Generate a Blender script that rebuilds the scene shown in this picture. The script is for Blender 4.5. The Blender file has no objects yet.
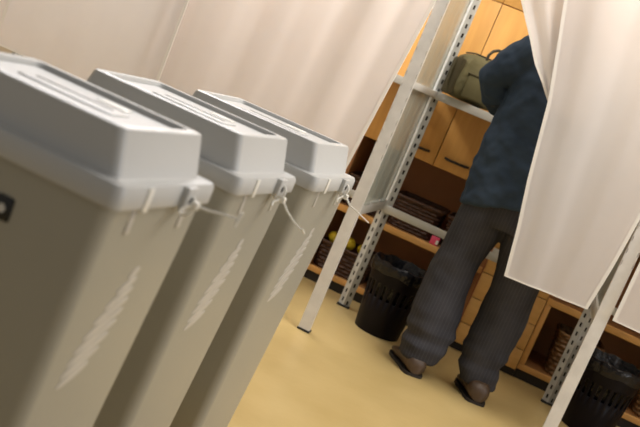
import bpy, bmesh, math, random
from mathutils import Vector, Matrix
random.seed(7)
S = bpy.context.scene
C = S.collection
PI = math.pi

# ------------------------------------------------------------------ materials
def mat(name, col, rough=.5, metal=0., noise=0., nscale=8., col2=None, bump=0., bscale=40., spec=.5, transl=0., transp=0., sheen=0., coords='Object', stretch=(1,1,1)):
    m = bpy.data.materials.new(name); m.use_nodes = True
    nt = m.node_tree; N = nt.nodes; L = nt.links
    b = N['Principled BSDF']; out = N['Material Output']
    b.inputs['Roughness'].default_value = rough; b.inputs['Metallic'].default_value = metal
    b.inputs['Specular IOR Level'].default_value = spec
    if sheen: b.inputs['Sheen Weight'].default_value = sheen
    c = (*col, 1)
    tc = N.new('ShaderNodeTexCoord'); mp = N.new('ShaderNodeMapping'); L.new(tc.outputs[coords], mp.inputs['Vector'])
    mp.inputs['Scale'].default_value = stretch
    nz = N.new('ShaderNodeTexNoise'); nz.inputs['Scale'].default_value = nscale; nz.inputs['Detail'].default_value = 5
    L.new(mp.outputs['Vector'], nz.inputs['Vector'])
    mx = N.new('ShaderNodeMix'); mx.data_type = 'RGBA'
    c2 = col2 if col2 else tuple(x*(1-noise) for x in col)
    mx.inputs['A'].default_value = c; mx.inputs['B'].default_value = (*c2, 1)
    rp = N.new('ShaderNodeMapRange'); rp.inputs['From Min'].default_value = .3; rp.inputs['From Max'].default_value = .7
    L.new(nz.outputs['Fac'], rp.inputs['Value']); L.new(rp.outputs['Result'], mx.inputs['Factor'])
    L.new(mx.outputs['Result'], b.inputs['Base Color'])
    if bump:
        n2 = N.new('ShaderNodeTexNoise'); n2.inputs['Scale'].default_value = bscale; n2.inputs['Detail'].default_value = 4
        L.new(mp.outputs['Vector'], n2.inputs['Vector'])
        bp = N.new('ShaderNodeBump'); bp.inputs['Strength'].default_value = bump; bp.inputs['Distance'].default_value = .01
        L.new(n2.outputs['Fac'], bp.inputs['Height']); L.new(bp.outputs['Normal'], b.inputs['Normal'])
    sh = b.outputs[0]
    if transl:
        t = N.new('ShaderNodeBsdfTranslucent'); L.new(mx.outputs['Result'], t.inputs['Color'])
        ms = N.new('ShaderNodeMixShader'); ms.inputs[0].default_value = transl
        L.new(sh, ms.inputs[1]); L.new(t.outputs[0], ms.inputs[2]); sh = ms.outputs[0]
    if transp:
        t = N.new('ShaderNodeBsdfTransparent'); ms = N.new('ShaderNodeMixShader'); ms.inputs[0].default_value = transp
        L.new(sh, ms.inputs[1]); L.new(t.outputs[0], ms.inputs[2]); sh = ms.outputs[0]
    L.new(sh, out.inputs['Surface'])
    return m

def wood(name, c1, c2, rough=.45, st=(1.2, 12, 1.2), sc=3):
    return mat(name, c1, rough, col2=c2, nscale=sc, stretch=st, bump=.05, bscale=12)

M = {}
M['bin'] = mat('grey_olive_plastic', (.40,.385,.325), .38, noise=.05, nscale=3, bump=.06, bscale=220)
M['lid'] = mat('pale_grey_plastic', (.53,.535,.53), .36, noise=.03, nscale=4, bump=.04, bscale=200)
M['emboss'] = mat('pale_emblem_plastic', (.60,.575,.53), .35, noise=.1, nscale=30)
M['slot'] = mat('dark_slot', (.03,.03,.03), .6)
M['tie'] = mat('white_nylon', (.86,.84,.78), .35)
M['latch'] = mat('black_latch', (.015,.015,.015), .35)
M['steel'] = mat('bright_steel', (.7,.7,.7), .3, metal=1)
M['curtain'] = mat('white_cotton_curtain', (.86,.81,.785), .85, noise=.04, nscale=5, transl=.42, bump=.08, bscale=5, spec=.1)
M['hem'] = mat('curtain_hem', (.90,.87,.82), .85, transl=.2, spec=.1)
M['postwhite'] = mat('white_painted_metal', (.74,.72,.69), .45, noise=.05, nscale=14, col2=(.62,.60,.57))
M['postgrey'] = mat('galvanised_metal', (.60,.61,.59), .45, metal=.15, noise=.2, nscale=25)
M['rail'] = mat('grey_painted_rail', (.60,.60,.57), .45, noise=.06)
M['panel'] = mat('translucent_panel', (.36,.385,.33), .3, noise=.08, nscale=3, transl=.2, transp=.22, bump=.1, bscale=6)
M['foot'] = mat('black_rubber_foot', (.02,.02,.02), .7)
M['door'] = wood('orange_maple_door', (.68,.36,.095), (.60,.305,.075), st=(12,12,1.2))
M['drawer'] = wood('orange_maple_drawer', (.74,.43,.14), (.66,.37,.11), st=(1.2,12,12))
M['edge'] = wood('maple_edging', (.78,.44,.15), (.66,.35,.10))
M['dark'] = wood('dark_brown_board', (.44,.20,.07), (.34,.15,.05), rough=.55)
M['back'] = wood('brightened_brown_back', (.62,.27,.09), (.50,.21,.065), rough=.55)  # dark board colour brightened to put more light into the recess
M['plinth'] = mat('black_plinth', (.02,.015,.012), .6)
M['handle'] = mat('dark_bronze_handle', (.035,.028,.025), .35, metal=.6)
M['wicker'] = mat('dark_brown_wicker', (.10,.045,.022), .6, col2=(.045,.02,.012), nscale=60)
M['wicker2'] = mat('light_brown_wicker', (.30,.16,.06), .6, col2=(.14,.07,.03), nscale=60)
M['black'] = mat('black_plastic', (.006,.004,.007), .45, noise=.3, spec=.18)
M['liner'] = mat('black_bin_liner', (.004,.004,.007), .20, bump=.8, bscale=34, spec=.45)
M['yellow'] = mat('yellow_skin', (.80,.62,.03), .5, noise=.15, nscale=20, bump=.1, bscale=60)
M['pink'] = mat('pink_card', (.85,.10,.20), .5, noise=.1)
M['floor'] = mat('yellow_linoleum', (.53,.395,.175), .36, col2=(.455,.33,.135), nscale=3.2, bump=.05, bscale=30, spec=.4)
M['wall'] = mat('cream_wall', (.70,.60,.45), .8, noise=.05, nscale=2, bump=.05, bscale=60)
M['skin'] = mat('skin', (.62,.36,.25), .5, noise=.08, nscale=10)
M['hair'] = mat('grey_brown_hair', (.10,.075,.06), .7, noise=.4, nscale=60, stretch=(1,1,.2))
M['shirt'] = mat('navy_cotton', (.040,.062,.096), .85, col2=(.027,.043,.070), nscale=7, bump=.6, bscale=11, spec=.2)
M['seam'] = mat('navy_seam', (.09,.115,.16), .85, spec=.2)
M['shoe'] = mat('brown_leather', (.085,.050,.028), .45, noise=.3, nscale=12, bump=.15, bscale=30)
M['sole'] = mat('dark_sole', (.02,.015,.012), .7)
M['bag'] = mat('olive_canvas', (.155,.14,.07), .8, noise=.25, nscale=9, bump=.3, bscale=16, spec=.25)
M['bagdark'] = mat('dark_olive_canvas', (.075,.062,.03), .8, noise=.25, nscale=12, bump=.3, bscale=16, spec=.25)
M['strap'] = mat('dark_webbing', (.04,.035,.02), .7)

def trouser_mat():
    m = mat('pinstripe_wool', (.058,.057,.065), .9, col2=(.038,.038,.045), nscale=9, bump=.2, bscale=12, spec=.15)
    nt = m.node_tree; N = nt.nodes; L = nt.links; b = N['Principled BSDF']
    src = b.inputs['Base Color'].links[0].from_socket
    tc = N.new('ShaderNodeTexCoord'); w = N.new('ShaderNodeTexWave'); w.bands_direction = 'X'; w.inputs['Scale'].default_value = 22
    w.inputs['Distortion'].default_value = .6; w.inputs['Detail Scale'].default_value = .6
    L.new(tc.outputs['Object'], w.inputs['Vector'])
    r = N.new('ShaderNodeMapRange'); r.inputs['From Min'].default_value = .86; r.inputs['From Max'].default_value = 1; r.inputs['To Max'].default_value = .22
    L.new(w.outputs['Fac'], r.inputs['Value'])
    mx = N.new('ShaderNodeMix'); mx.data_type = 'RGBA'; L.new(r.outputs['Result'], mx.inputs['Factor'])
    L.new(src, mx.inputs['A']); mx.inputs['B'].default_value = (.13,.125,.13,1)
    L.new(mx.outputs['Result'], b.inputs['Base Color'])
    return m
M['trouser'] = trouser_mat()

# ------------------------------------------------------------------ mesh collector
class MB:
    def __init__(s): s.v=[]; s.f=[]
    def add(s, vs, fs, mtx=None):
        o = len(s.v)
        for p in vs:
            p = Vector(p)
            if mtx: p = mtx @ p
            s.v.append(p)
        s.f += [tuple(i+o for i in f) for f in fs]
        return s
    def box(s, x0,x1,y0,y1,z0,z1, bev=0., mtx=None):
        if bev <= 0:
            vs = [(x,y,z) for z in (z0,z1) for y in (y0,y1) for x in (x0,x1)]
            return s.add(vs, [(0,2,3,1),(4,5,7,6),(0,1,5,4),(2,6,7,3),(0,4,6,2),(1,3,7,5)], mtx)
        bm = bmesh.new(); bmesh.ops.create_cube(bm, size=1)
        for v in bm.verts: v.co = Vector(((x0+x1)/2+v.co.x*(x1-x0), (y0+y1)/2+v.co.y*(y1-y0), (z0+z1)/2+v.co.z*(z1-z0)))
        bmesh.ops.bevel(bm, geom=bm.edges[:], offset=bev, segments=2, affect='EDGES', profile=.5)
        return s.bm(bm, mtx)
    def bm(s, bm, mtx=None):
        bm.verts.ensure_lookup_table(); bm.verts.index_update()
        s.add([v.co.copy() for v in bm.verts], [tuple(v.index for v in f.verts) for f in bm.faces], mtx); bm.free(); return s
    def rings(s, R, cap0=True, cap1=True, mtx=None):
        n = len(R[0]); vs = [p for r in R for p in r]; fs = []
        for i in range(len(R)-1):
            for j in range(n):
                k = (j+1) % n
                fs.append((i*n+j, i*n+k, (i+1)*n+k, (i+1)*n+j))
        if cap0: fs.append(tuple(range(n-1,-1,-1)))
        if cap1: fs.append(tuple((len(R)-1)*n+j for j in range(n)))
        return s.add(vs, fs, mtx)
    def tube(s, P, r, n=8, closed=False, flat=1., caps=True):
        P = [Vector(p) for p in P]; rr = r if isinstance(r,(list,tuple)) else [r]*len(P)
        R = []; up = None
        for i,p in enumerate(P):
            a = P[i-1] if (i>0 or closed) else P[i]; b = P[(i+1)%len(P)] if (i<len(P)-1 or closed) else P[i]
            t = (b-a).normalized()
            if up is None:
                up = Vector((0,0,1)) if abs(t.z)<.9 else Vector((0,1,0))
            x = t.cross(up)
            if x.length < 1e-5: x = t.orthogonal()
            x.normalize(); up = x.cross(t).normalized()
            R.append([p + (x*math.cos(2*PI*k/n) + up*math.sin(2*PI*k/n)*flat)*rr[i] for k in range(n)])
        if closed:
            R.append(R[0]); return s.rings(R, False, False)
        return s.rings(R, caps, caps)
    def obj(s, name, m, parent=None, loc=(0,0,0), rz=0, smooth=35):
        me = bpy.data.meshes.new(name); me.from_pydata([tuple(v) for v in s.v], [], s.f); me.validate(); me.update()
        bm = bmesh.new(); bm.from_mesh(me); bmesh.ops.recalc_face_normals(bm, faces=bm.faces); bm.to_mesh(me); bm.free()
        me.materials.append(m)
        if smooth:
            me.polygons.foreach_set('use_smooth', [True]*len(me.polygons))
            try: me.set_sharp_from_angle(angle=math.radians(smooth))
            except Exception: pass
        o = bpy.data.objects.new(name, me); C.objects.link(o)
        o.location = loc; o.rotation_euler = (0,0,rz)
        if parent: o.parent = parent
        return o

def tag(o, label, cat, group=None, kind=None):
    o['label'] = label; o['category'] = cat
    if group: o['group'] = group
    if kind: o['kind'] = kind
    return o
def thing(name, label, cat, loc=(0,0,0), rz=0, group=None):
    o = bpy.data.objects.new(name, None); C.objects.link(o); o.location = loc; o.rotation_euler = (0,0,rz)
    o.empty_display_size = .1
    return tag(o, label, cat, group)
def struct(o): o['kind'] = 'structure'; return o
def copy_tree(o, parent=None):
    c = o.copy(); C.objects.link(c)
    if parent: c.parent = parent
    for ch in list(o.children): copy_tree(ch, c)
    return c

def rrect(hx, hy, r, z, cx=0, cy=0, n=6):
    pts = []
    for sx, sy, a0 in ((1,1,0),(-1,1,PI/2),(-1,-1,PI),(1,-1,1.5*PI)):
        for k in range(n+1):
            a = a0 + PI/2*k/n
            pts.append(Vector((cx+sx*(hx-r)+r*math.cos(a), cy+sy*(hy-r)+r*math.sin(a), z)))
    return pts
def ell(cx, cy, z, rx, ry, n=28, rot=0, tx=0, ty=0, wob=0, ph=0):
    c, s_ = math.cos(rot), math.sin(rot); out = []
    for k in range(n):
        a = 2*PI*k/n; w = 1 + wob*math.sin(3*a+ph) + wob*.6*math.sin(5*a-ph*2)
        x = rx*math.cos(a)*w; y = ry*math.sin(a)*w
        X = c*x - s_*y; Y = s_*x + c*y
        out.append(Vector((cx+X, cy+Y, z + tx*X + ty*Y)))
    return out

# ------------------------------------------------------------------ setting
struct(MB().box(-4.2,4.2,-5.2,1.55,-.06,0).obj('floor', M['floor'], smooth=0))
struct(MB().box(-4.2,4.2,1.45,1.6,0,2.8).obj('wall_back', M['wall'], smooth=0))
struct(MB().box(-4.35,-4.2,-5.2,1.6,0,2.8).obj('wall_left', M['wall'], smooth=0))
struct(MB().box(4.2,4.35,-5.2,1.6,0,2.8).obj('wall_right', M['wall'], smooth=0))

# ------------------------------------------------------------------ ballot bins
def make_bin():
    t = thing('ballot_bin', '', 'ballot box')
    # body, tapered, rounded
    b = MB()
    R = []
    for z, hx, hy in ((-.285,.205,.172),(-.273,.215,.180),(0,.232,.190),(.30,.250,.203),(.60,.268,.216),(.752,.2745,.219)):
        R.append(rrect(hx, hy, .032, z))
    b.rings(R)
    b.obj('body', M['bin'], t)
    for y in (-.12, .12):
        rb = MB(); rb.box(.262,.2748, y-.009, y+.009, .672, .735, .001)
        rb.obj('glint_rib', M['emboss'], t)  # paler colour on the ribs paints the glint streaks below the rim
    # lid: rim + raised box with recessed top
    l = MB()
    R = [rrect(.270,.215,.02,.742), rrect(.277,.222,.022,.728), rrect(.2845,.2295,.024,.730), rrect(.286,.231,.025,.734),
         rrect(.286,.231,.025,.767), rrect(.2815,.2265,.024,.776), rrect(.254,.198,.020,.777), rrect(.2505,.194,.018,.780),
         rrect(.2290,.1915,.020,.862), rrect(.2265,.189,.020,.869), rrect(.223,.185,.020,.871), rrect(.203,.165,.022,.871), rrect(.201,.163,.022,.868), rrect(.198,.160,.02,.859)]
    l.rings(R)
    lid = l.obj('lid', M['lid'], t)
    # slot plate and slit on the recessed top
    p = MB(); p.rings([rrect(.12,.050,.02,.858), rrect(.118,.048,.02,.8620), rrect(.112,.044,.018,.863)])
    p.obj('slot_plate', M['lid'], lid)
    MB().box(-.095,.095,-.006,.006,.8625,.8637,0).obj('slot', M['slot'], lid, smooth=0)
    MB().box(.015,.085,.070,.110,.858,.8625,.002).obj('white_patch', M['tie'], lid)  # small white plate on the far half of the recessed top
    # rim clips and lug with hole
    for y in (-.11,):
        MB().box(.2840,.2895,y-.010,y+.010,.724,.774,.002).obj('rim_clip', M['tie'], lid)
    lug = MB(); lug.box(.284,.300,.045,.10,.728,.776,.004)
    lug.obj('seal_lug', M['lid'], lid)
    h = MB(); h.tube([(.2995,.07,.748),(.3015,.07,.748)], .008, 12); h.obj('seal_hole', M['slot'], lid)
    # cover latch on long side
    la = thing_part('latch', t)
    la_m = MB(); la_m.box(.045,.085,-.222,-.206,.615,.665,.006); la_m.obj('latch_plate', M['latch'], la)
    sc = MB(); sc.tube([(.065,-.2205,.640),(.065,-.2255,.640)], .009, 14); sc.obj('screw', M['steel'], la)
    # embossed slanting mark on the end face
    e = MB()
    for i in range(9):
        z = .345 + .0285*i; cy = -.070 + .0095*i
        w = (.050,.060,.066,.068,.064,.056,.046,.034,.018)[i]; n = 14
        vs = []
        for k in range(n):
            q = 2*PI*k/n; yy = w*math.cos(q); zz = .0115*math.sin(q) + yy*.42
            vs.append((cy+yy, z+zz))
        fx = lambda zz: .2502+(zz-.30)*.0600
        e.rings([[Vector((fx(v[1])-.006, v[0], v[1])) for v in vs], [Vector((fx(v[1])+.0012, v[0], v[1])) for v in vs]])
    e.obj('embossed_emblem', M['emboss'], t)
    return t
def thing_part(name, parent):
    o = bpy.data.objects.new(name, None); C.objects.link(o); o.parent = parent; return o

bin0 = make_bin()
bl = ['pale grey lidded ballot bin nearest the camera, with a black latch on its side',
      'grey lidded ballot bin standing between the two other ballot bins',
      'grey lidded ballot bin furthest back, beside the white booth post']
KB = .80; CX, CY, CH = .7734, -4.1076, 1.14
bspot = [(CX+KB*(x-CX), CY+KB*(y-CY), a) for x,y,a in ((-.22,-2.233,-.022),(-.229,-1.55,-.032),(-.198,-.909,-.046))]
done = set()
def shrink(root):
    for ch in root.children_recursive:
        if ch.type == 'MESH' and ch.data.name not in done:
            done.add(ch.data.name)
            for v in ch.data.vertices: v.co = Vector((v.co.x*KB, v.co.y*KB, v.co.z*KB + CH*(1-KB)))
shrink(bin0)
bins = [bin0, copy_tree(bin0), copy_tree(bin0)]
for o,(x,y,a),l in zip(bins,bspot,bl):
    o.location = (x,y,0); o.rotation_euler = (0,0,a); o['label'] = l; o['group'] = 'ballot bins in a row'

tails = [[(.314,.075,.742),(.335,.08,.742),(.37,.082,.748),(.405,.084,.752)],
         [(.314,.07,.722),(.335,.07,.700),(.365,.072,.680),(.40,.074,.665)],
         [(.314,.075,.720),(.335,.07,.700),(.37,.070,.690),(.42,.072,.672)]]
tl = ['white plastic cable tie sealing the lid of the ballot bin nearest the camera',
      'white plastic cable tie sealing the lid of the middle ballot bin',
      'white plastic cable tie with a long tail on the furthest ballot bin']
for i,(x,y,a) in enumerate(bspot):
    t = thing('cable_tie', tl[i], 'cable tie', (x,y,0), a, 'cable ties on the ballot bins')
    m = MB(); L = [(.292+.016*math.cos(q)+.004, .070+.006*math.sin(q), .735+.021*math.sin(q)+(.004 if i else 0)) for q in [2*PI*k/16 for k in range(16)]]
    m.tube(L, .0028, 6, closed=True); m.obj('loop', M['tie'], t)
    h = MB(); z = tails[i][0][2]
    h.box(.303,.320,.062,.080,z-.009,z+.009,.003); h.obj('locking_head', M['tie'], t)
    P = tails[i]
    m = MB(); m.tube(P, [.0028,.0028,.0026,.0022], 6)
    if i == 0: m.tube([(.405,.084,.735),(.407,.084,.752),(.41,.084,.770)], .0035, 6)
    if i == 1: m.tube([(.397,.066,.672),(.402,.084,.660)], .003, 6)
    m.obj('tail', M['tie'], t)
    k = MB(); k.tube([(.306,.060,z),(.296,.045,z-.012),(.300,.035,z-.022)], .003, 6); k.obj('loose_end', M['tie'], t)
    shrink(t)

# ------------------------------------------------------------------ booth frame
PITCH = 1.103; DEP = .752; HT = 2.05
def strip(b, org, du, w, t, z0, z1, pitch=.05, hw=.010, hh=.022, dn=None, cols=(.5,), off=0.):
    """vertical perforated strip: lies along unit du from org, thickness along dn"""
    du = Vector(du); dn = Vector(dn); org = Vector(org)
    M4 = Matrix(((du.x,dn.x,0,org.x),(du.y,dn.y,0,org.y),(0,0,1,0),(0,0,0,1)))
    xs = [0.]
    for c in cols: xs += [c*w-hw/2, c*w+hw/2]
    xs.append(w)
    for i in range(0,len(xs),2): b.box(xs[i],xs[i+1],0,t,z0,z1,0,M4)
    for i in range(1,len(xs)-1,2):
        z = z0; zc = z0 + pitch/2 + off
        while zc + hh/2 < z1:
            b.box(xs[i],xs[i+1],t*.02,t*.98,z,zc-hh/2,0,M4); z = zc+hh/2; zc += pitch
        b.box(xs[i],xs[i+1],t*.02,t*.98,z,z1,0,M4)
frame = thing('voting_booth_frame', 'white and grey slotted metal frame of the row of voting booths', 'booth frame')
def front_post(x):
    b = MB()
    z1 = HT
    b.box(x-.026,x+.026,-.002,.001,0,.80,0)
    strip(b, (x-.026,-.002,0), (1,0,0), .052, .003, .80, z1, .052, .004, .020, (0,1,0), cols=(.055,.945))
    strip(b, (x-.026,.001,0), (0,1,0), .036, .003, .0, z1, .052, .008, .022, (1,0,0), cols=(.5,))
    strip(b, (x+.023,.001,0), (0,1,0), .020, .003, .0, z1, .052, .006, .022, (1,0,0), cols=(.5,))
    p = b.obj('front_post', M['postwhite'], frame, smooth=0); p['label'] = 'white painted post'
    f = MB(); f.box(x-.029,x+.029,-.005,.040,0,.010,.002); f.obj('post_foot', M['foot'], p)
def back_post(x):
    b = MB(); c = .866
    strip(b, (x,DEP-.018,0), (c,.5,0), .036, .003, 0, HT, .048, .011, .022, (-.5,c,0))
    strip(b, (x,DEP-.018,0), (-c,.5,0), .036, .003, 0, HT, .048, .011, .022, (.5,c,0), off=.012)
    q_ = MB(); q_.add([(x,DEP-.008,0),(x,DEP-.008,HT),(x+.030,DEP+.010,0),(x+.030,DEP+.010,HT),(x-.030,DEP+.010,0),(x-.030,DEP+.010,HT)],[(0,2,3,1),(4,0,1,5)])  # dark strip added behind the slots so the holes read dark
    p = b.obj('back_post', M['postgrey'], frame, smooth=0); q_.obj('dark_slot_backing', M['handle'], p, smooth=0); p['label'] = 'grey slotted post'
    f = MB(); f.box(x-.034,x+.034,DEP-.022,DEP+.006,0,.010,.002); f.obj('post_foot', M['foot'], p)
for k in (-2,-1,0,1,2):
    front_post(k*PITCH); back_post(k*PITCH)
for k in (-2,-1,0,1,2):
    x = k*PITCH
    b = MB(); b.box(x-.024,x+.020,.036,DEP-.02,1.140,1.170,.002); b.obj('side_rail', M['rail'], frame)
    b = MB(); b.box(x-.018,x-.006,.036,DEP-.01,.535,.590,.002); b.obj('side_rail', M['rail'], frame)
    b = MB(); b.box(x-.018,x-.006,.036,DEP-.01,2.0,2.04,.002); b.obj('side_rail', M['rail'], frame)
    # slightly wavy sheet
    R = []
    n = 26
    for j in range(n+1):
        y = .03+(DEP-.06)*j/n; dx = .004*math.sin(j*.9)+.003*math.sin(j*2.1)
        R.append((x-.004+dx, y))
    q = MB(); vs=[]; fs=[]
    for j,(xx,yy) in enumerate(R): vs += [(xx,yy,.585),(xx,yy,1.3),(xx-.002,yy,2.0)]
    for j in range(n):
        for c in (0,1): fs.append((j*3+c,j*3+3+c,j*3+4+c,j*3+1+c))
    q.add(vs,fs); q.obj('side_panel', M['panel'], frame)
for k in (-2,-1,0,1):
    x0 = k*PITCH; x1 = x0+PITCH
    b = MB(); b.box(x0-.04,x1-.06,.722,.728,1.134,1.174,.001)
    b.box(x0-.04,x1-.06,.728,.738,1.170,1.174,0)
    b.obj('desk_rail', M['rail'], frame)
    b = MB(); b.box(x0+.03,x1-.045,.728,.935,1.150,1.172,.002); b.obj('desk_board', M['rail'], frame)
    b = MB(); b.box(x0+.002,x1-.03,.735,.741,.524,.563,.001); b.obj('back_rail', M['rail'], frame)
    b = MB(); b.box(x0,x1,-.002,.012,2.0,2.04,.001); b.obj('top_rail', M['rail'], frame)
    b = MB(); b.box(x0,x1,DEP-.01,DEP+.004,2.0,2.04,.001); b.obj('top_rail', M['rail'], frame)
# bolts
for (x,z) in ((.0,1.152),(.06,1.152)):
    b = MB(); b.tube([(x,.722,z),(x,.716,z)], .006, 8); b.obj('bolt', M['steel'], frame)

# ------------------------------------------------------------------ curtains
def interp(T, z):
    T = sorted(T)
    if z <= T[0][0]: return T[0][1]
    for (a,b),(c,d) in zip(T,T[1:]):
        if z <= c:
            t = (z-a)/(c-a); return b+(d-b)*t
    return T[-1][1]
def curtain(label, left, right, zb, ytab, waves, seed, nx=90, nz=50, amp=.02, ztop=1.99):
    rnd = random.Random(seed)
    ph = [rnd.uniform(0,6.28) for _ in range(6)]
    root = thing('booth_curtain', label, 'curtain', ((interp(left,ztop)+interp(right,ztop))/2, interp(ytab,ztop), 0), 0, 'white voting booth curtains')
    off = root.location
    def pt(i, j, d=0):
        s = i/nx; tz = j/nz
        zb_ = zb[0]+(zb[1]-zb[0])*s
        z = zb_ + (ztop-zb_)*tz
        xl, xr = interp(left,z), interp(right,z)
        a = amp*(.35+.65*tz)
        y = interp(ytab,z) + a*(math.sin(waves*s*2*PI+ph[0]+.5*math.sin(2*tz+ph[1]))*.6 + .4*math.sin(waves*1.7*s*2*PI+ph[2]+tz*1.2)) + .06*a*math.sin(waves*4.3*s*6+ph[3])
        x = xl+(xr-xl)*s
        return Vector((x-off.x, y-off.y+d, z))
    m = MB(); vs = [pt(i,j) for j in range(nz+1) for i in range(nx+1)]
    fs = [(j*(nx+1)+i, j*(nx+1)+i+1, (j+1)*(nx+1)+i+1, (j+1)*(nx+1)+i) for j in range(nz) for i in range(nx)]
    m.add(vs, fs); m.obj('cloth', M['curtain'], root, smooth=80)
    h = MB(); P = [pt(i,0) for i in range(nx+1)]
    vs = []
    for p in P: vs += [p+Vector((0,-.0025,-.001)), p+Vector((0,-.0025,.007)), p+Vector((0,.0025,-.001))]
    fs = []
    for i in range(nx):
        fs += [(i*3,i*3+3,i*3+4,i*3+1),(i*3,i*3+2,i*3+5,i*3+3)]
    h.add(vs,fs); h.obj('hem', M['hem'], root, smooth=80)
    for i0,i1,sg in ((0,1,1),(nx,nx-1,-1)):
        h = MB(); vs=[]; fs=[]
        for j in range(nz+1):
            p = pt(i0,j); vs += [p+Vector((-.002*sg,-.0025,0)), p+Vector((.012*sg,-.0030,0)), p+Vector((-.002*sg,.0025,0))]
        for j in range(nz): fs += [(j*3,j*3+1,j*3+4,j*3+3),(j*3,j*3+3,j*3+5,j*3+2)]
        h.add(vs,fs); h.obj('side_hem', M['hem'], root, smooth=80)
    for k in range(9):
        r = MB()
        p = pt(int((k+.5)*nx/9), nz)
        r.tube([p+Vector((0,.012*math.cos(q)-.0,.012+.016*math.sin(q))) for q in [2*PI*u/10 for u in range(10)]], .002, 5, closed=True)
        r.obj('curtain_ring', M['steel'], root)
    return root
Y0 = -.03
curtain('closed white curtain directly behind the furthest ballot bin, left of the white post',
        [(.6,-1.06),(2,-1.05)], [(.6,-.118),(.727,-.097),(1.1,-.062),(1.511,-.022),(2,.02)], (.60,.60), [(.6,-.022),(2,-.022)], 3.2, 3, amp=.022)
curtain('closed white curtain behind the nearest ballot bin, overlapping its right neighbour',
        [(.6,-1.835),(2,-1.815)], [(.6,-1.012),(2,-1.022)], (.60,.60), [(.6,-.065),(2,-.065)], 2.4, 5, amp=.016)
curtain('shaded white curtain at the far upper left corner behind the nearest bin',
        [(.6,-2.3),(2,-2.3)], [(.6,-1.80),(2,-1.79)], (.60,.60), [(.6,-.02),(2,-.02)], 2.4, 8, amp=.016)
curtain('white curtain pulled aside and hanging right in front of the standing man',
        [(.587,.686),(.78,.655),(.98,.613),(1.307,.558),(1.5,.507),(1.69,.455),(2,.39)], [(.6,1.034),(.8,1.055),(1.027,1.07),(1.5,1.09),(2,1.10)],
        (.587,.602), [(.6,-.03),(2,-.03)], 1.6, 11, amp=.018)
# the gathered length of the same booth's curtain, bunched behind
curtain('narrow gathered white curtain hanging over the man\'s shoulder',
        [(1.27,.60),(1.30,.556),(1.36,.505),(1.42,.447),(1.50,.392),(1.631,.294),(2,.10)], [(1.27,.70),(2,.60)],
        (1.27,1.27), [(1.27,.005),(1.6,.012),(2,.0)], 2.2, 14, amp=.014)
curtain('white curtain of the next booth, lower right corner beyond the white post',
        [(.6,1.142),(2,1.138)], [(.6,2.16),(2,2.16)], (.603,.603), [(.6,-.03),(2,-.03)], 3, 17, amp=.02)

# ------------------------------------------------------------------ cupboards
YF = .956; YB = 1.44
def handle(parent, x0, x1, z):
    h = MB(); h.tube([(x0,YF-.022,z+.003),(x0+.02,YF-.028,z),(x1-.02,YF-.028,z),(x1,YF-.022,z+.003)], [.0055,.0065,.0065,.0055], 8)
    h.tube([(x0+.012,YF-.026,z),(x0+.012,YF,z)], .005, 8); h.tube([(x1-.012,YF-.026,z),(x1-.012,YF,z)], .005, 8)
    h.obj('handle', M['handle'], parent)
def cupboard(xc, label):
    x0, x1 = xc-.40, xc+.40
    t = thing('wall_cupboard', label, 'cupboard', (0,0,0), 0, 'maple cupboards along the back wall')
    b = MB()
    b.box(x0+.001,x0+.02,YF+.002,YB,.822,2.5); b.box(x1-.02,x1-.001,YF+.002,YB,.822,2.5)
    b.box(x0+.02,x1-.02,YF+.002,YB,.822,.84); b.box(x0+.02,x1-.02,YF+.002,YB,2.48,2.5); b.box(x0+.02,x1-.02,YB-.01,YB,.84,2.48)
    b.box(x0+.02,x1-.02,YF+.002,YB-.01,1.685,1.705)
    b.obj('carcass', M['dark'], t, smooth=0)
    for sx in (-1,1):
        a, c = (x0+.0015, xc-.002) if sx<0 else (xc+.002, x1-.0015)
        d = MB(); d.box(a,c,YF-.018,YF,.822,1.692,.0015); d = d.obj('door', M['door'], t)
        if sx<0: handle(d, xc-.175, xc-.042, .878)
        else: handle(d, xc+.042, xc+.175, .878)
        d = MB(); d.box(a,c,YF-.018,YF,1.697,2.5,.0015); d = d.obj('door', M['door'], t)
        if sx<0: handle(d, xc-.175, xc-.042, 1.76)
        else: handle(d, xc+.042, xc+.175, 1.76)
    return t
cupboard(.109, 'tall orange maple cupboard with dark handles behind the olive bag')
cupboard(.913, 'maple cupboard largely hidden behind the curtain pulled aside')
cupboard(-.695, 'maple cupboard behind the closed curtains on the left')
cupboard(1.717, 'maple cupboard behind the curtain of the right booth')

def shelf_unit(x0, x1, label, stile=False):
    t = thing('shelf_unit', label, 'shelf', (0,0,0), 0, 'low open shelving under the cupboards')
    m = MB(); m.box(x0+.001,x1-.001,YF+.015,YF+.03,0,.050); m.obj('plinth', M['plinth'], t, smooth=0)
    m = MB(); m.box(x0+.001,x1-.001,YF+.018,YB-.012,.052,.078); b = m.obj('bottom_board', M['dark'], t, smooth=0)
    m = MB(); m.box(x0+.001,x1-.001,YF,YF+.018,.050,.080,.002); m.obj('edging', M['edge'], b)
    m = MB(); m.box(x0+.001,x1-.001,YF+.018,YB-.012,.412,.443); b = m.obj('shelf_board', M['dark'], t, smooth=0)
    m = MB(); m.box(x0+.001,x1-.001,YF,YF+.018,.410,.444,.002); m.obj('edging', M['edge'], b)
    m = MB(); m.box(x0+.001,x1-.001,YB-.012,YB,.05,.818); m.obj('back_panel', M['back'] if x0 < 0 else M['dark'], t, smooth=0)  # left units take the brightened board, right ones stay darker
    for a in (x0+.001, x1-.019):
        m = MB(); m.box(a,a+.018,YF+.02,YB-.012,.078,.412); m.box(a,a+.018,YF+.02,YB-.012,.443,.818); m.obj('side_panel', M['dark'], t, smooth=0)
    if stile:
        m = MB(); m.box(x0+.001,x0+.030,YF-.002,YF+.02,.0805,.4095,.002); m.obj('stile', M['edge'], t)
    return t
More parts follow.
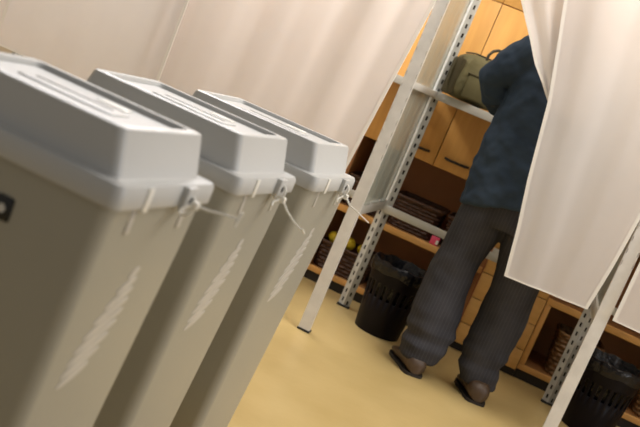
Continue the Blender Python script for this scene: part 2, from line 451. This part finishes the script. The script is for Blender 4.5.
shelf_unit(-1.095,-.31, 'low open shelf unit behind the curtains and ballot bins on the left')
shelf_unit(-.309,.552, 'low open shelf with maple edging behind the round black waste basket')
shelf_unit(.907,1.72, 'low open shelf to the right of the drawers, behind the right trouser leg', True)
shelf_unit(1.721,2.5, 'low open shelf at the right end behind the next booth', True)

t = thing('drawer_unit', 'maple drawer unit visible between the legs of the man', 'drawers')
m = MB(); m.box(.5535,.572,YF+.002,YB,.04,.818); m.box(.888,.9055,YF+.002,YB,.04,.818); m.box(.572,.888,YB-.01,YB,.04,.818); m.box(.572,.888,YF+.01,YB-.01,.8,.818); m.box(.572,.888,YF+.01,YB-.01,.04,.05)
m.obj('carcass', M['dark'], t, smooth=0)
m = MB(); m.box(.5535,.9055,YF+.01,YF+.03,0,.038); m.obj('plinth', M['plinth'], t, smooth=0)
m = MB(); m.box(.553,.557,YF-.022,YF,.04,.815); m.obj('edge_strip', mat('red_brown_edge',(.32,.09,.03),.5), t, smooth=0)
zz = [.040,.149,.289,.430,.570,.706,.816]
for a,b_ in zip(zz,zz[1:]):
    m = MB(); m.box(.5575,.9045,YF-.018,YF,a+.002,b_-.002,.002); d = m.obj('drawer', M['drawer'], t)
    if b_ == .570:
        m = MB(); m.box(.56,.66,YF-.0205,YF-.0185,.535,.565,.0005); m.obj('label_holder', M['rail'], d)

# ------------------------------------------------------------------ baskets
def basket(name, label, x, y, z, hx, hy, h, mt, rows, group, rz=0, flare=.02):
    t = thing(name, label, 'basket', (x,y,z), rz, group)
    m = MB(); rh = h/rows
    def path(k, n=72):
        zz = rh*(k+.5); f = flare*(zz/h)
        base = rrect(hx-flare+f-.006, hy-flare+f-.006, .04, zz, n=5)
        # resample
        P = base+[base[0]]; L=[0]
        for a,b in zip(P,P[1:]): L.append(L[-1]+(b-a).length)
        out=[]; j=0
        for i in range(n):
            s = L[-1]*i/n
            while L[j+1] < s: j+=1
            u=(s-L[j])/max(1e-9,L[j+1]-L[j]); p=P[j].lerp(P[j+1],u)
            nrm=Vector((p.x,p.y,0)).normalized()
            out.append(p+nrm*.0045*math.sin(i*PI/2+ (k%2)*PI+.7))
        return out
    for k in range(rows): m.tube(path(k), rh*.52, 5, closed=True)
    m.obj('weave', mt, t)
    fl = MB(); fl.rings([rrect(hx-flare-.004,hy-flare-.004,.036,.002),rrect(hx-flare-.004,hy-flare-.004,.036,.008)]); fl.obj('base', mt, t)
    r = MB(); P = rrect(hx,hy,.04,h, n=5); r.tube(P,.009,8,closed=True); r.obj('rim', mt, t)
    return t
g = 'wicker baskets on the low shelves'
basket('wicker_basket','dark brown wicker basket on the shelf, right beside the grey back post',.115,1.13,.444,.135,.14,.165,M['wicker'],9,g)
basket('wicker_basket','dark brown wicker basket on the shelf, next to the pink box behind the left thigh',.405,1.14,.444,.125,.14,.165,M['wicker'],9,g)
basket('wicker_basket','dark brown wicker basket on the shelf, seen through the booth side panel',-.170,1.13,.444,.122,.14,.16,M['wicker'],9,g)
basket('wicker_basket','low brown wicker basket holding yellow fruit on the bottom shelf',-.145,1.13,.079,.155,.15,.145,M['wicker'],7,g)
basket('wicker_basket','dark wicker basket on the bottom shelf, behind the round black waste basket',.22,1.15,.079,.14,.14,.16,M['wicker'],8,g)
basket('wicker_basket','light brown ribbed wicker basket in the opening right of the drawers',1.14,1.12,.079,.115,.13,.225,M['wicker2'],9,g, rz=.08)
basket('wicker_basket','brown ribbed wicker basket at the lower right corner of the picture',1.60,1.12,.079,.100,.13,.20,M['wicker2'],8,g)
for (x,y,z,r,l) in ((-.240,1.050,.250,.030,'yellow fruit lying leftmost in the low wicker basket'),(-.150,1.045,.254,.034,'largest yellow fruit in the low wicker basket, beside the post'),(-.185,1.13,.250,.030,'yellow fruit behind the two front ones in the wicker basket'),(-.075,1.07,.248,.028,'yellow fruit at the right end of the wicker basket')):
    q = MB(); R=[]
    for k in range(1,10):
        a = PI*k/10; R.append([Vector((r*math.sin(a)*math.cos(b),r*math.sin(a)*math.sin(b),-r*1.12*math.cos(a))) for b in [2*PI*u/16 for u in range(16)]])
    q.rings(R); o = q.obj('yellow_fruit', M['yellow'], None, (x,y,z)); o.rotation_euler=(.9,.4,x*9)
    tag(o, l, 'fruit', 'yellow fruit in the low basket')
    st = MB(); st.tube([(0,0,r*1.0),(0,.002,r*1.25)],.003,6); st.obj('stem', M['wicker2'], o)
# fruit basket filling so fruit rest
q = MB(); q.rings([rrect(.128,.123,.03,0),rrect(.132,.127,.03,.115),rrect(.122,.117,.03,.1275)]); o=q.obj('folded_cloth', M['wicker'], None, (-.145,1.13,.0885)); tag(o,'dark folded cloth lying inside the low basket beneath the yellow fruit','cloth')
t = thing('pink_box','small pink and white box on the shelf beside the left thigh of the man','box',(.268,.985,.444))
q = MB(); q.box(-.022,.022,-.015,.02,0,.044,.004); q.obj('carton', M['pink'], t)
q = MB(); q.box(.008,.0225,-.0165,-.0145,.008,.030,.0005); q.obj('white_label', M['tie'], t)

# ------------------------------------------------------------------ waste baskets
def waste(x, y, label):
    t = thing('waste_basket', label, 'waste basket', (x,y,0), 0, 'black waste baskets in the booths')
    H = .335; r0, r1 = .112, .146; n = 96
    m = MB(); vs=[]; fs=[]
    zs = [0,.02,.10,.175,.245,.255,.30,.318,H]
    def rad(z): return r0+(r1-r0)*z/H
    # slotted rows between .17-.232 and .245-.30
    for z in zs:
        for k in range(n):
            a = 2*PI*k/n; vs.append((rad(z)*math.cos(a),rad(z)*math.sin(a),z))
    for i in range(len(zs)-1):
        for k in range(n):
            if (zs[i],zs[i+1]) in ((.175,.245),) and k%4 in (0,1): continue
            
            k2=(k+1)%n; fs.append((i*n+k,i*n+k2,(i+1)*n+k2,(i+1)*n+k))
    fs.append(tuple(range(n)))
    m.add(vs,fs); o=m.obj('basket_body', M['black'], t)
    sd = o.modifiers.new('thick','SOLIDIFY'); sd.thickness=.0035; sd.offset=-1
    # inner wall of liner: crinkled, folded over the rim
    rnd = random.Random(int(x*100)); ph=[rnd.uniform(0,6.28) for _ in range(8)]
    q = MB(); R=[]
    prof = [(.085,.03,0),(.095,.10,.001),(.108,.20,.003),(.126,.29,.004),(.139,.335,.004),(.145,.352,.006),(.152,.350,.006),(.155,.335,.004),(.1545,.315,.004),(.1515,.296,.003)]
    for i,(rr,z,w) in enumerate(prof):
        ring=[]
        for k in range(120):
            a=2*PI*k/120
            d = w*(math.sin(7*a+ph[0]+i*.3)+.7*math.sin(13*a+ph[1]-i*.5)+.5*math.sin(23*a+ph[2]))*.45
            dz = (.006*math.sin(3*a+ph[3])+.003*math.sin(8*a+ph[4])) if i>=7 else (.004*math.sin(9*a+ph[5]) if i>3 else 0)
            
            ring.append(Vector(((rr+d)*math.cos(a),(rr+d)*math.sin(a),z+dz)))
        R.append(ring)
    q.rings(R, True, False); o=q.obj('bin_liner', M['liner'], t, smooth=60)
    return t
waste(.225,.575,'round black slotted waste basket with a liner, left of the trousered legs')
waste(1.290,.60,'black waste basket with a liner in the dark right booth')

# ------------------------------------------------------------------ bag
t = thing('shoulder_bag','olive canvas bag with a dark handle standing on the metal desk','bag',(.160,.795,1.175), .55)
def softbox(hx,hy,h,r,taper=.88,seg=10,bul=.012):
    R=[]
    for k in range(seg+1):
        u=k/seg; z=h*u
        f = 1-(1-taper)*u**1.3
        e = 0
        if u<.12: e=-(.12-u)*.12
        if u>.86: e=-(u-.86)**1.3*.45
        b = bul*math.sin(PI*u)
        R.append(rrect(hx*f+e+b,hy*f+e+b,r,z + (0 if u<.9 else 0),n=5))
    return R
m = MB(); m.rings(softbox(.126,.078,.232,.022,.86)); body = m.obj('bag_body', M['bag'], t, smooth=60)
ds = body.modifiers.new('sub','SUBSURF'); ds.levels=2; ds.render_levels=2
tx = bpy.data.textures.new('bag_creases','CLOUDS'); tx.noise_scale=.07
dp = body.modifiers.new('crease','DISPLACE'); dp.texture=tx; dp.strength=.022; dp.mid_level=.5
m = MB(); m.box(-.143,-.118,-.076,.076,.006,.190,.012); e=m.obj('end_shade_panel', M['bagdark'], t)  # dark panel over the left end puts that side's shade into colour
m = MB(); m.box(-.090,.105,-.097,-.083,.02,.13,.008); e=m.obj('front_pocket', M['bag'], t)
m = MB(); m.box(-.094,.109,-.099,-.085,.128,.137,.003); m.obj('pocket_flap', M['bagdark'], t)
m = MB(); m.tube([(-.11,0,.222),(-.06,0,.236),(.06,0,.236),(.11,0,.222)],.004,6); m.obj('zip', M['strap'], t)
m = MB(); m.tube([(-.010,-.03,.215),(-.008,-.03,.25),(.005,-.03,.276),(.03,-.03,.290),(.055,-.03,.290),(.085,-.03,.276),(.105,-.03,.245),(.11,-.03,.205)],.0075,8); m.obj('bag_handle', M['strap'], t)
m = MB(); m.tube([(-.110,.0,.20),(-.138,-.01,.185),(-.149,-.02,.12),(-.148,-.03,.05),(-.144,-.05,.006)],.006,6); m.obj('shoulder_strap', M['bagdark'], t)

# ------------------------------------------------------------------ man (seen from behind)
PX, PY = .60, .27
def remesh(o, vox, smooth_it=4, tex=None, strength=0, tscale=.1):
    r = o.modifiers.new('skin','REMESH'); r.mode='VOXEL'; r.voxel_size=vox; r.use_smooth_shade=True
    s_ = o.modifiers.new('smooth','SMOOTH'); s_.iterations=smooth_it; s_.factor=.5
    if strength:
        tx = bpy.data.textures.new(o.name+'_folds','CLOUDS'); tx.noise_scale=tscale; tx.noise_depth=1
        d = o.modifiers.new('folds','DISPLACE'); d.texture=tx; d.strength=strength; d.mid_level=.5
        if tex: d.texture_coords='OBJECT'; d.texture_coords_object=tex
def P(x,y,z): return (x-PX,y-PY,z)
# naked body, one continuous surface
m = MB()
T = [(.80,.150,.100),(.88,.165,.110),(.97,.160,.108),(1.08,.148,.100),(1.20,.158,.105),(1.32,.172,.110),(1.45,.175,.100),(1.52,.135,.080),(1.56,.065,.062),(1.63,.058,.060)]
m.rings([ell(0+.01, (-.01 if z<1.2 else .0)+.03*(max(0,z-1.2)), z, rx, ry) for z,rx,ry in T])
# legs
Lleg = [P(.505,.27,.86),P(.49,.27,.62),P(.475,.27,.47),P(.46,.22,.30),P(.47,.19,.10),P(.475,.19,.05)]
Rleg = [P(.69,.28,.86),P(.705,.29,.62),P(.72,.30,.47),P(.735,.29,.30),P(.765,.27,.10),P(.765,.27,.05)]
for L in (Lleg,Rleg):
    m.tube(L,[.085,.075,.055,.055,.038,.04],16)
Lf = [P(.485,.165,.045),P(.475,.20,.05),P(.45,.26,.038),P(.43,.31,.028)]
Rf = [P(.768,.245,.045),P(.765,.28,.05),P(.76,.35,.038),P(.76,.41,.028)]
m.tube(Lf,[.030,.036,.036,.024],12); m.tube(Rf,[.030,.036,.036,.024],12)
# head
hc = Vector(P(.605,.36,1.74))
R=[]
for k in range(1,14):
    a=PI*k/14; z=-.118*math.cos(a); w=.078*math.sin(a)**.8*(1 if z>-.03 else 1-.25*((-z-.03)/.09)); l=.096*math.sin(a)**.8*(1 if z>-.05 else .9)
    R.append([hc+Vector((w*math.cos(b),l*math.sin(b)+(.012 if z<-.03 else 0),z)) for b in [2*PI*u/24 for u in range(24)]])
m.rings(R)
m.tube([P(.605,.285,1.50),P(.605,.31,1.58),P(.605,.335,1.66)],[.066,.060,.058],16)
# nose, ears, lips, brow (the face looks away from the camera, down to the desk)
m.tube([hc+Vector((0,.088,.02)),hc+Vector((0,.108,-.018)),hc+Vector((0,.112,-.028))],[.008,.013,.012],8)
m.tube([hc+Vector((-.022,.090,-.058)),hc+Vector((0,.102,-.056)),hc+Vector((.022,.090,-.058))],[.005,.009,.005],8)
m.tube([hc+Vector((-.045,.078,.032)),hc+Vector((0,.094,.030)),hc+Vector((.045,.078,.032))],[.006,.008,.006],8)
for sx in (-1,1):
    m.tube([hc+Vector((sx*.078,-.006,.022)),hc+Vector((sx*.088,-.012,.005)),hc+Vector((sx*.080,-.004,-.030))],[.009,.012,.008],8)
# arms
def arm(side, sh, el, wr, hd, fdir, thumb):
    sh,el,wr,hd = map(Vector,(sh,el,wr,hd))
    m.tube([sh+(Vector((0,0,0))-sh)*.0+Vector((-side*.05,0,.0)), sh, sh.lerp(el,.5), el, el.lerp(wr,.35), wr],[.05,.056,.048,.041,.040,.027],14)
    pdir=(hd-wr).normalized(); lat=pdir.cross(Vector((0,0,1))).normalized()
    m.rings([[wr.lerp(hd,u)+lat*(w*math.cos(b))+Vector((0,0,1))*(h*math.sin(b)) for b in [2*PI*q/16 for q in range(16)]] for u,w,h in ((-.1,.024,.019),(.3,.034,.017),(.7,.041,.016),(1,.039,.013))])
    for k,(ln,sp) in enumerate(((.070,-.030),(.080,-.010),(.074,.010),(.058,.029))):
        b0=hd+lat*sp-pdir*.01
        m.tube([b0,b0+pdir*ln*.45+Vector((0,0,.006))+lat*sp*.1,b0+pdir*ln*.75+Vector((0,0,-.008)),b0+pdir*ln*.92+Vector((0,0,-.028))],[.009,.0088,.008,.007],8)
    tb=wr.lerp(hd,.35)+lat*(thumb*.030)
    m.tube([tb,tb+pdir*.025+lat*thumb*.028-Vector((0,0,.006)),tb+pdir*.055+lat*thumb*.030-Vector((0,0,.016))],[.012,.0105,.008],8)
arm(-1,P(.435,.27,1.49),P(.298,.285,1.31),P(.40,.52,1.225),P(.44,.60,1.22),None,1)
arm(1,P(.785,.27,1.48),P(.86,.31,1.19),P(.78,.54,1.205),P(.75,.62,1.205),None,-1)
man = m.obj('person', M['skin'], None, (PX,PY,0))
remesh(man,.006,3)
tag(man,'man in navy shirt and dark pinstriped trousers standing with his back turned','person')
# hair cap
m = MB(); R=[]
for k in range(1,12):
    a=PI*k/14+.0; z=.124*math.cos(a); w=.084*math.sin(a)**.8; l=.102*math.sin(a)**.8
    if z<-.02: break
    R.append([hc+Vector((w*math.cos(b),(l*math.sin(b) if math.sin(b)<0 or z>.06 else l*.55*math.sin(b))-.004,z)) for b in [2*PI*u/24 for u in range(24)]])
for z,f in ((-.03,.95),(-.06,.80)):
    R.append([hc+Vector((.080*f*math.cos(b),(.098*f*math.sin(b) if math.sin(b)<0 else 0)-.004,z)) for b in [2*PI*u/24 for u in range(24)]])
m.rings(R); m.obj('hair', M['hair'], man)
for sx in (-1,1):
    q=MB(); e=hc+Vector((sx*.030,.084,.008)); q.tube([e,e+Vector((0,.008,0))],[.011,.007],10); q.obj('eye', M['tie'], man)
# trousers
m = MB()
hip = [(.93,.172,.125),(.88,.190,.138),(.82,.205,.142),(.76,.212,.140),(.73,.200,.130)]
m.rings([ell(.010,-.005,z,rx,ry) for z,rx,ry in hip[::-1]])
def leg(T, ph):
    m.rings([ell(x-PX,y-PY,z,rx,ry,32,wob=w,ph=ph+z*9) for x,y,z,rx,ry,w in T])
leg([(.476,.207,.062,.082,.094,.03),(.480,.207,.072,.089,.098,.03),(.483,.21,.095,.092,.10,.02),(.483,.215,.13,.108,.114,.035),(.487,.222,.165,.097,.102,.02),(.484,.228,.205,.114,.117,.03),(.480,.23,.24,.106,.112,.01),(.474,.235,.28,.110,.115,.01),(.468,.245,.38,.102,.112,.01),(.466,.26,.47,.097,.110,.012),(.470,.27,.56,.096,.116,.0),(.484,.27,.66,.110,.126,0),(.497,.268,.75,.116,.132,0),(.505,.268,.82,.118,.132,0)],0)
leg([(.760,.27,.055,.078,.092,.03),(.760,.27,.066,.083,.096,.03),(.752,.272,.085,.084,.10,.02),(.742,.278,.12,.096,.109,.035),(.737,.282,.155,.086,.098,.02),(.742,.288,.20,.104,.112,.03),(.744,.29,.235,.100,.108,.01),(.744,.292,.27,.106,.112,.01),(.742,.298,.36,.106,.110,.01),(.744,.298,.46,.105,.110,.012),(.738,.292,.56,.106,.116,.0),(.718,.284,.66,.112,.126,0),(.708,.275,.75,.114,.132,0),(.70,.27,.82,.114,.132,0)],2)
tr = m.obj('trousers', M['trouser'], man); remesh(tr,.006,6,None,.018,.12)
m = MB()
# shirt: loose torso with open hem and both sleeves
T = [(.835,.230,.164,.006),(.85,.240,.170,.006),(.89,.240,.168,.006),(.95,.243,.165,.0),(1.05,.242,.160,.0),(1.15,.240,.155,0),(1.26,.235,.150,.0),(1.38,.228,.140,.0),(1.47,.212,.125,.0),(1.53,.165,.100,0),(1.565,.095,.080,0),(1.585,.072,.070,0)]
m.rings([ell(.005-(.01 if z>.9 and z<1.2 else 0),-.005+.03*max(0,z-1.2),z,rx,ry,36,wob=w,ph=z*7,tx=(.33 if z<.87 else (.18 if z<.9 else 0))) for z,rx,ry,w in T])
def sleeve(pts, rs):
    m.tube([P(*p) for p in pts], rs, 20)
sleeve([(.50,.275,1.490),(.440,.275,1.510),(.378,.275,1.435),(.325,.28,1.365),(.292,.29,1.318),(.318,.34,1.260),(.360,.42,1.222),(.40,.52,1.225)],[.085,.090,.088,.082,.070,.074,.062,.046])
sleeve([(.70,.275,1.485),(.775,.275,1.475),(.82,.28,1.34),(.85,.30,1.24),(.86,.32,1.19),(.84,.38,1.19),(.81,.46,1.20),(.785,.54,1.205)],[.085,.088,.080,.074,.070,.064,.056,.046])
sh = m.obj('shirt', M['shirt'], man); remesh(sh,.007,5,None,.024,.07)
# belt loop seam lines on shirt hem
# shoes
def shoe(heel, ang, name='shoe'):
    root = thing_part(name, man); root.location = (heel[0]-PX, heel[1]-PY, 0); root.rotation_euler=(0,0,ang)
    # toe points to +y
    prof = [(-.016,.026,.070),(-.004,.037,.088),(.03,.043,.100),(.07,.042,.088),(.12,.045,.074),(.17,.051,.060),(.21,.050,.050),(.245,.041,.040),(.268,.022,.030)]
    R=[]
    for y,w,h in prof:
        ring=[]
        for k in range(18):
            a=2*PI*k/18; ca,sa=math.cos(a),math.sin(a)
            ring.append(Vector((w*math.copysign(abs(ca)**.75,ca), y, .014+ (h-.014)*(.5+.5*math.copysign(abs(sa)**.8,sa)))))
        R.append([Vector((p.x*1.15,p.y,p.z)) for p in ring])
    u=MB(); u.rings(R); o=u.obj('upper', M['shoe'], root, smooth=70)
    s_=MB(); outl=[]
    left=[(-w*1.15-.0015,y) for y,w,h in prof]; right=[(w*1.15+.0015,y) for y,w,h in prof][::-1]
    pts=[(0,-.018)]+left+[(0,.276)]+right
    s_.rings([[Vector((x,y,0)) for x,y in pts],[Vector((x,y,.013)) for x,y in pts]]); s_.obj('sole', M['sole'], root, smooth=0)
    return root
shoe((.500,.125), .46); shoe((.790,.165), .32)

# ------------------------------------------------------------------ lights
def area(name, loc, target, sx, sy, power, col):
    l = bpy.data.lights.new(name,'AREA'); l.shape='RECTANGLE'; l.size=sx; l.size_y=sy; l.energy=power; l.color=col
    o = bpy.data.objects.new(name,l); C.objects.link(o); o.location=loc
    d = Vector(target)-Vector(loc); o.rotation_euler = d.to_track_quat('-Z','Y').to_euler(); return o
area('ceiling_lamp_room',(1.2,-.9,2.75),(1.0,-1.1,0),2.4,.7,60,(1,.93,.84))
area('ceiling_lamp_left',(-1.2,.45,2.6),(-1.0,.3,0),2.6,.5,128,(1,.96,.94))
area('window_light_right',(3.9,-1.8,1.7),(0,-1.2,.7),1.6,1.6,42,(.88,.93,1))
area('ceiling_lamp_booths',(.9,.45,2.75),(.85,.40,0),1.8,.4,22,(1,.88,.72))
w = bpy.data.worlds.new('World'); S.world = w; w.use_nodes = True
bg = w.node_tree.nodes['Background']; bg.inputs[0].default_value = (1,.95,.88,1); bg.inputs[1].default_value = .25

# ------------------------------------------------------------------ camera
f_px, pitch, roll, yaw = 992.22, .151207, .396556, -.216589
cam = bpy.data.cameras.new('camera'); co = bpy.data.objects.new('camera', cam); C.objects.link(co)
# camera-frame axes in world: the view heads along +Y turned by -yaw
c, s = math.cos(-yaw), math.sin(-yaw)
fwd0 = Vector((-s, c, 0)); rgt0 = Vector((c, s, 0)); up0 = Vector((0,0,1))
fwd0 = Vector((math.sin(yaw), math.cos(yaw), 0)); rgt0 = Vector((math.cos(yaw), -math.sin(yaw), 0))
fwd = fwd0*math.cos(pitch) - up0*math.sin(pitch)
upv = up0*math.cos(pitch) + fwd0*math.sin(pitch)
rgt = rgt0
# image axes: image x = cr*u + sr*w ; image up = -sr*u + cr*w
cr, sr = math.cos(roll), math.sin(roll)
ix = rgt*cr + upv*sr
iy = -rgt*sr + upv*cr
R3 = Matrix((ix, iy, -fwd)).transposed()
co.matrix_world = Matrix.Translation((.773396,-4.107599,1.14)) @ R3.to_4x4()
cam.sensor_width = 36; cam.lens = 36*f_px/640
cam.dof.use_dof = True; cam.dof.focus_distance = 3.3; cam.dof.aperture_fstop = 4.0
S.camera = co
S.view_settings.view_transform = 'Standard'
S.view_settings.look = 'None'
S.view_settings.exposure = 0.0
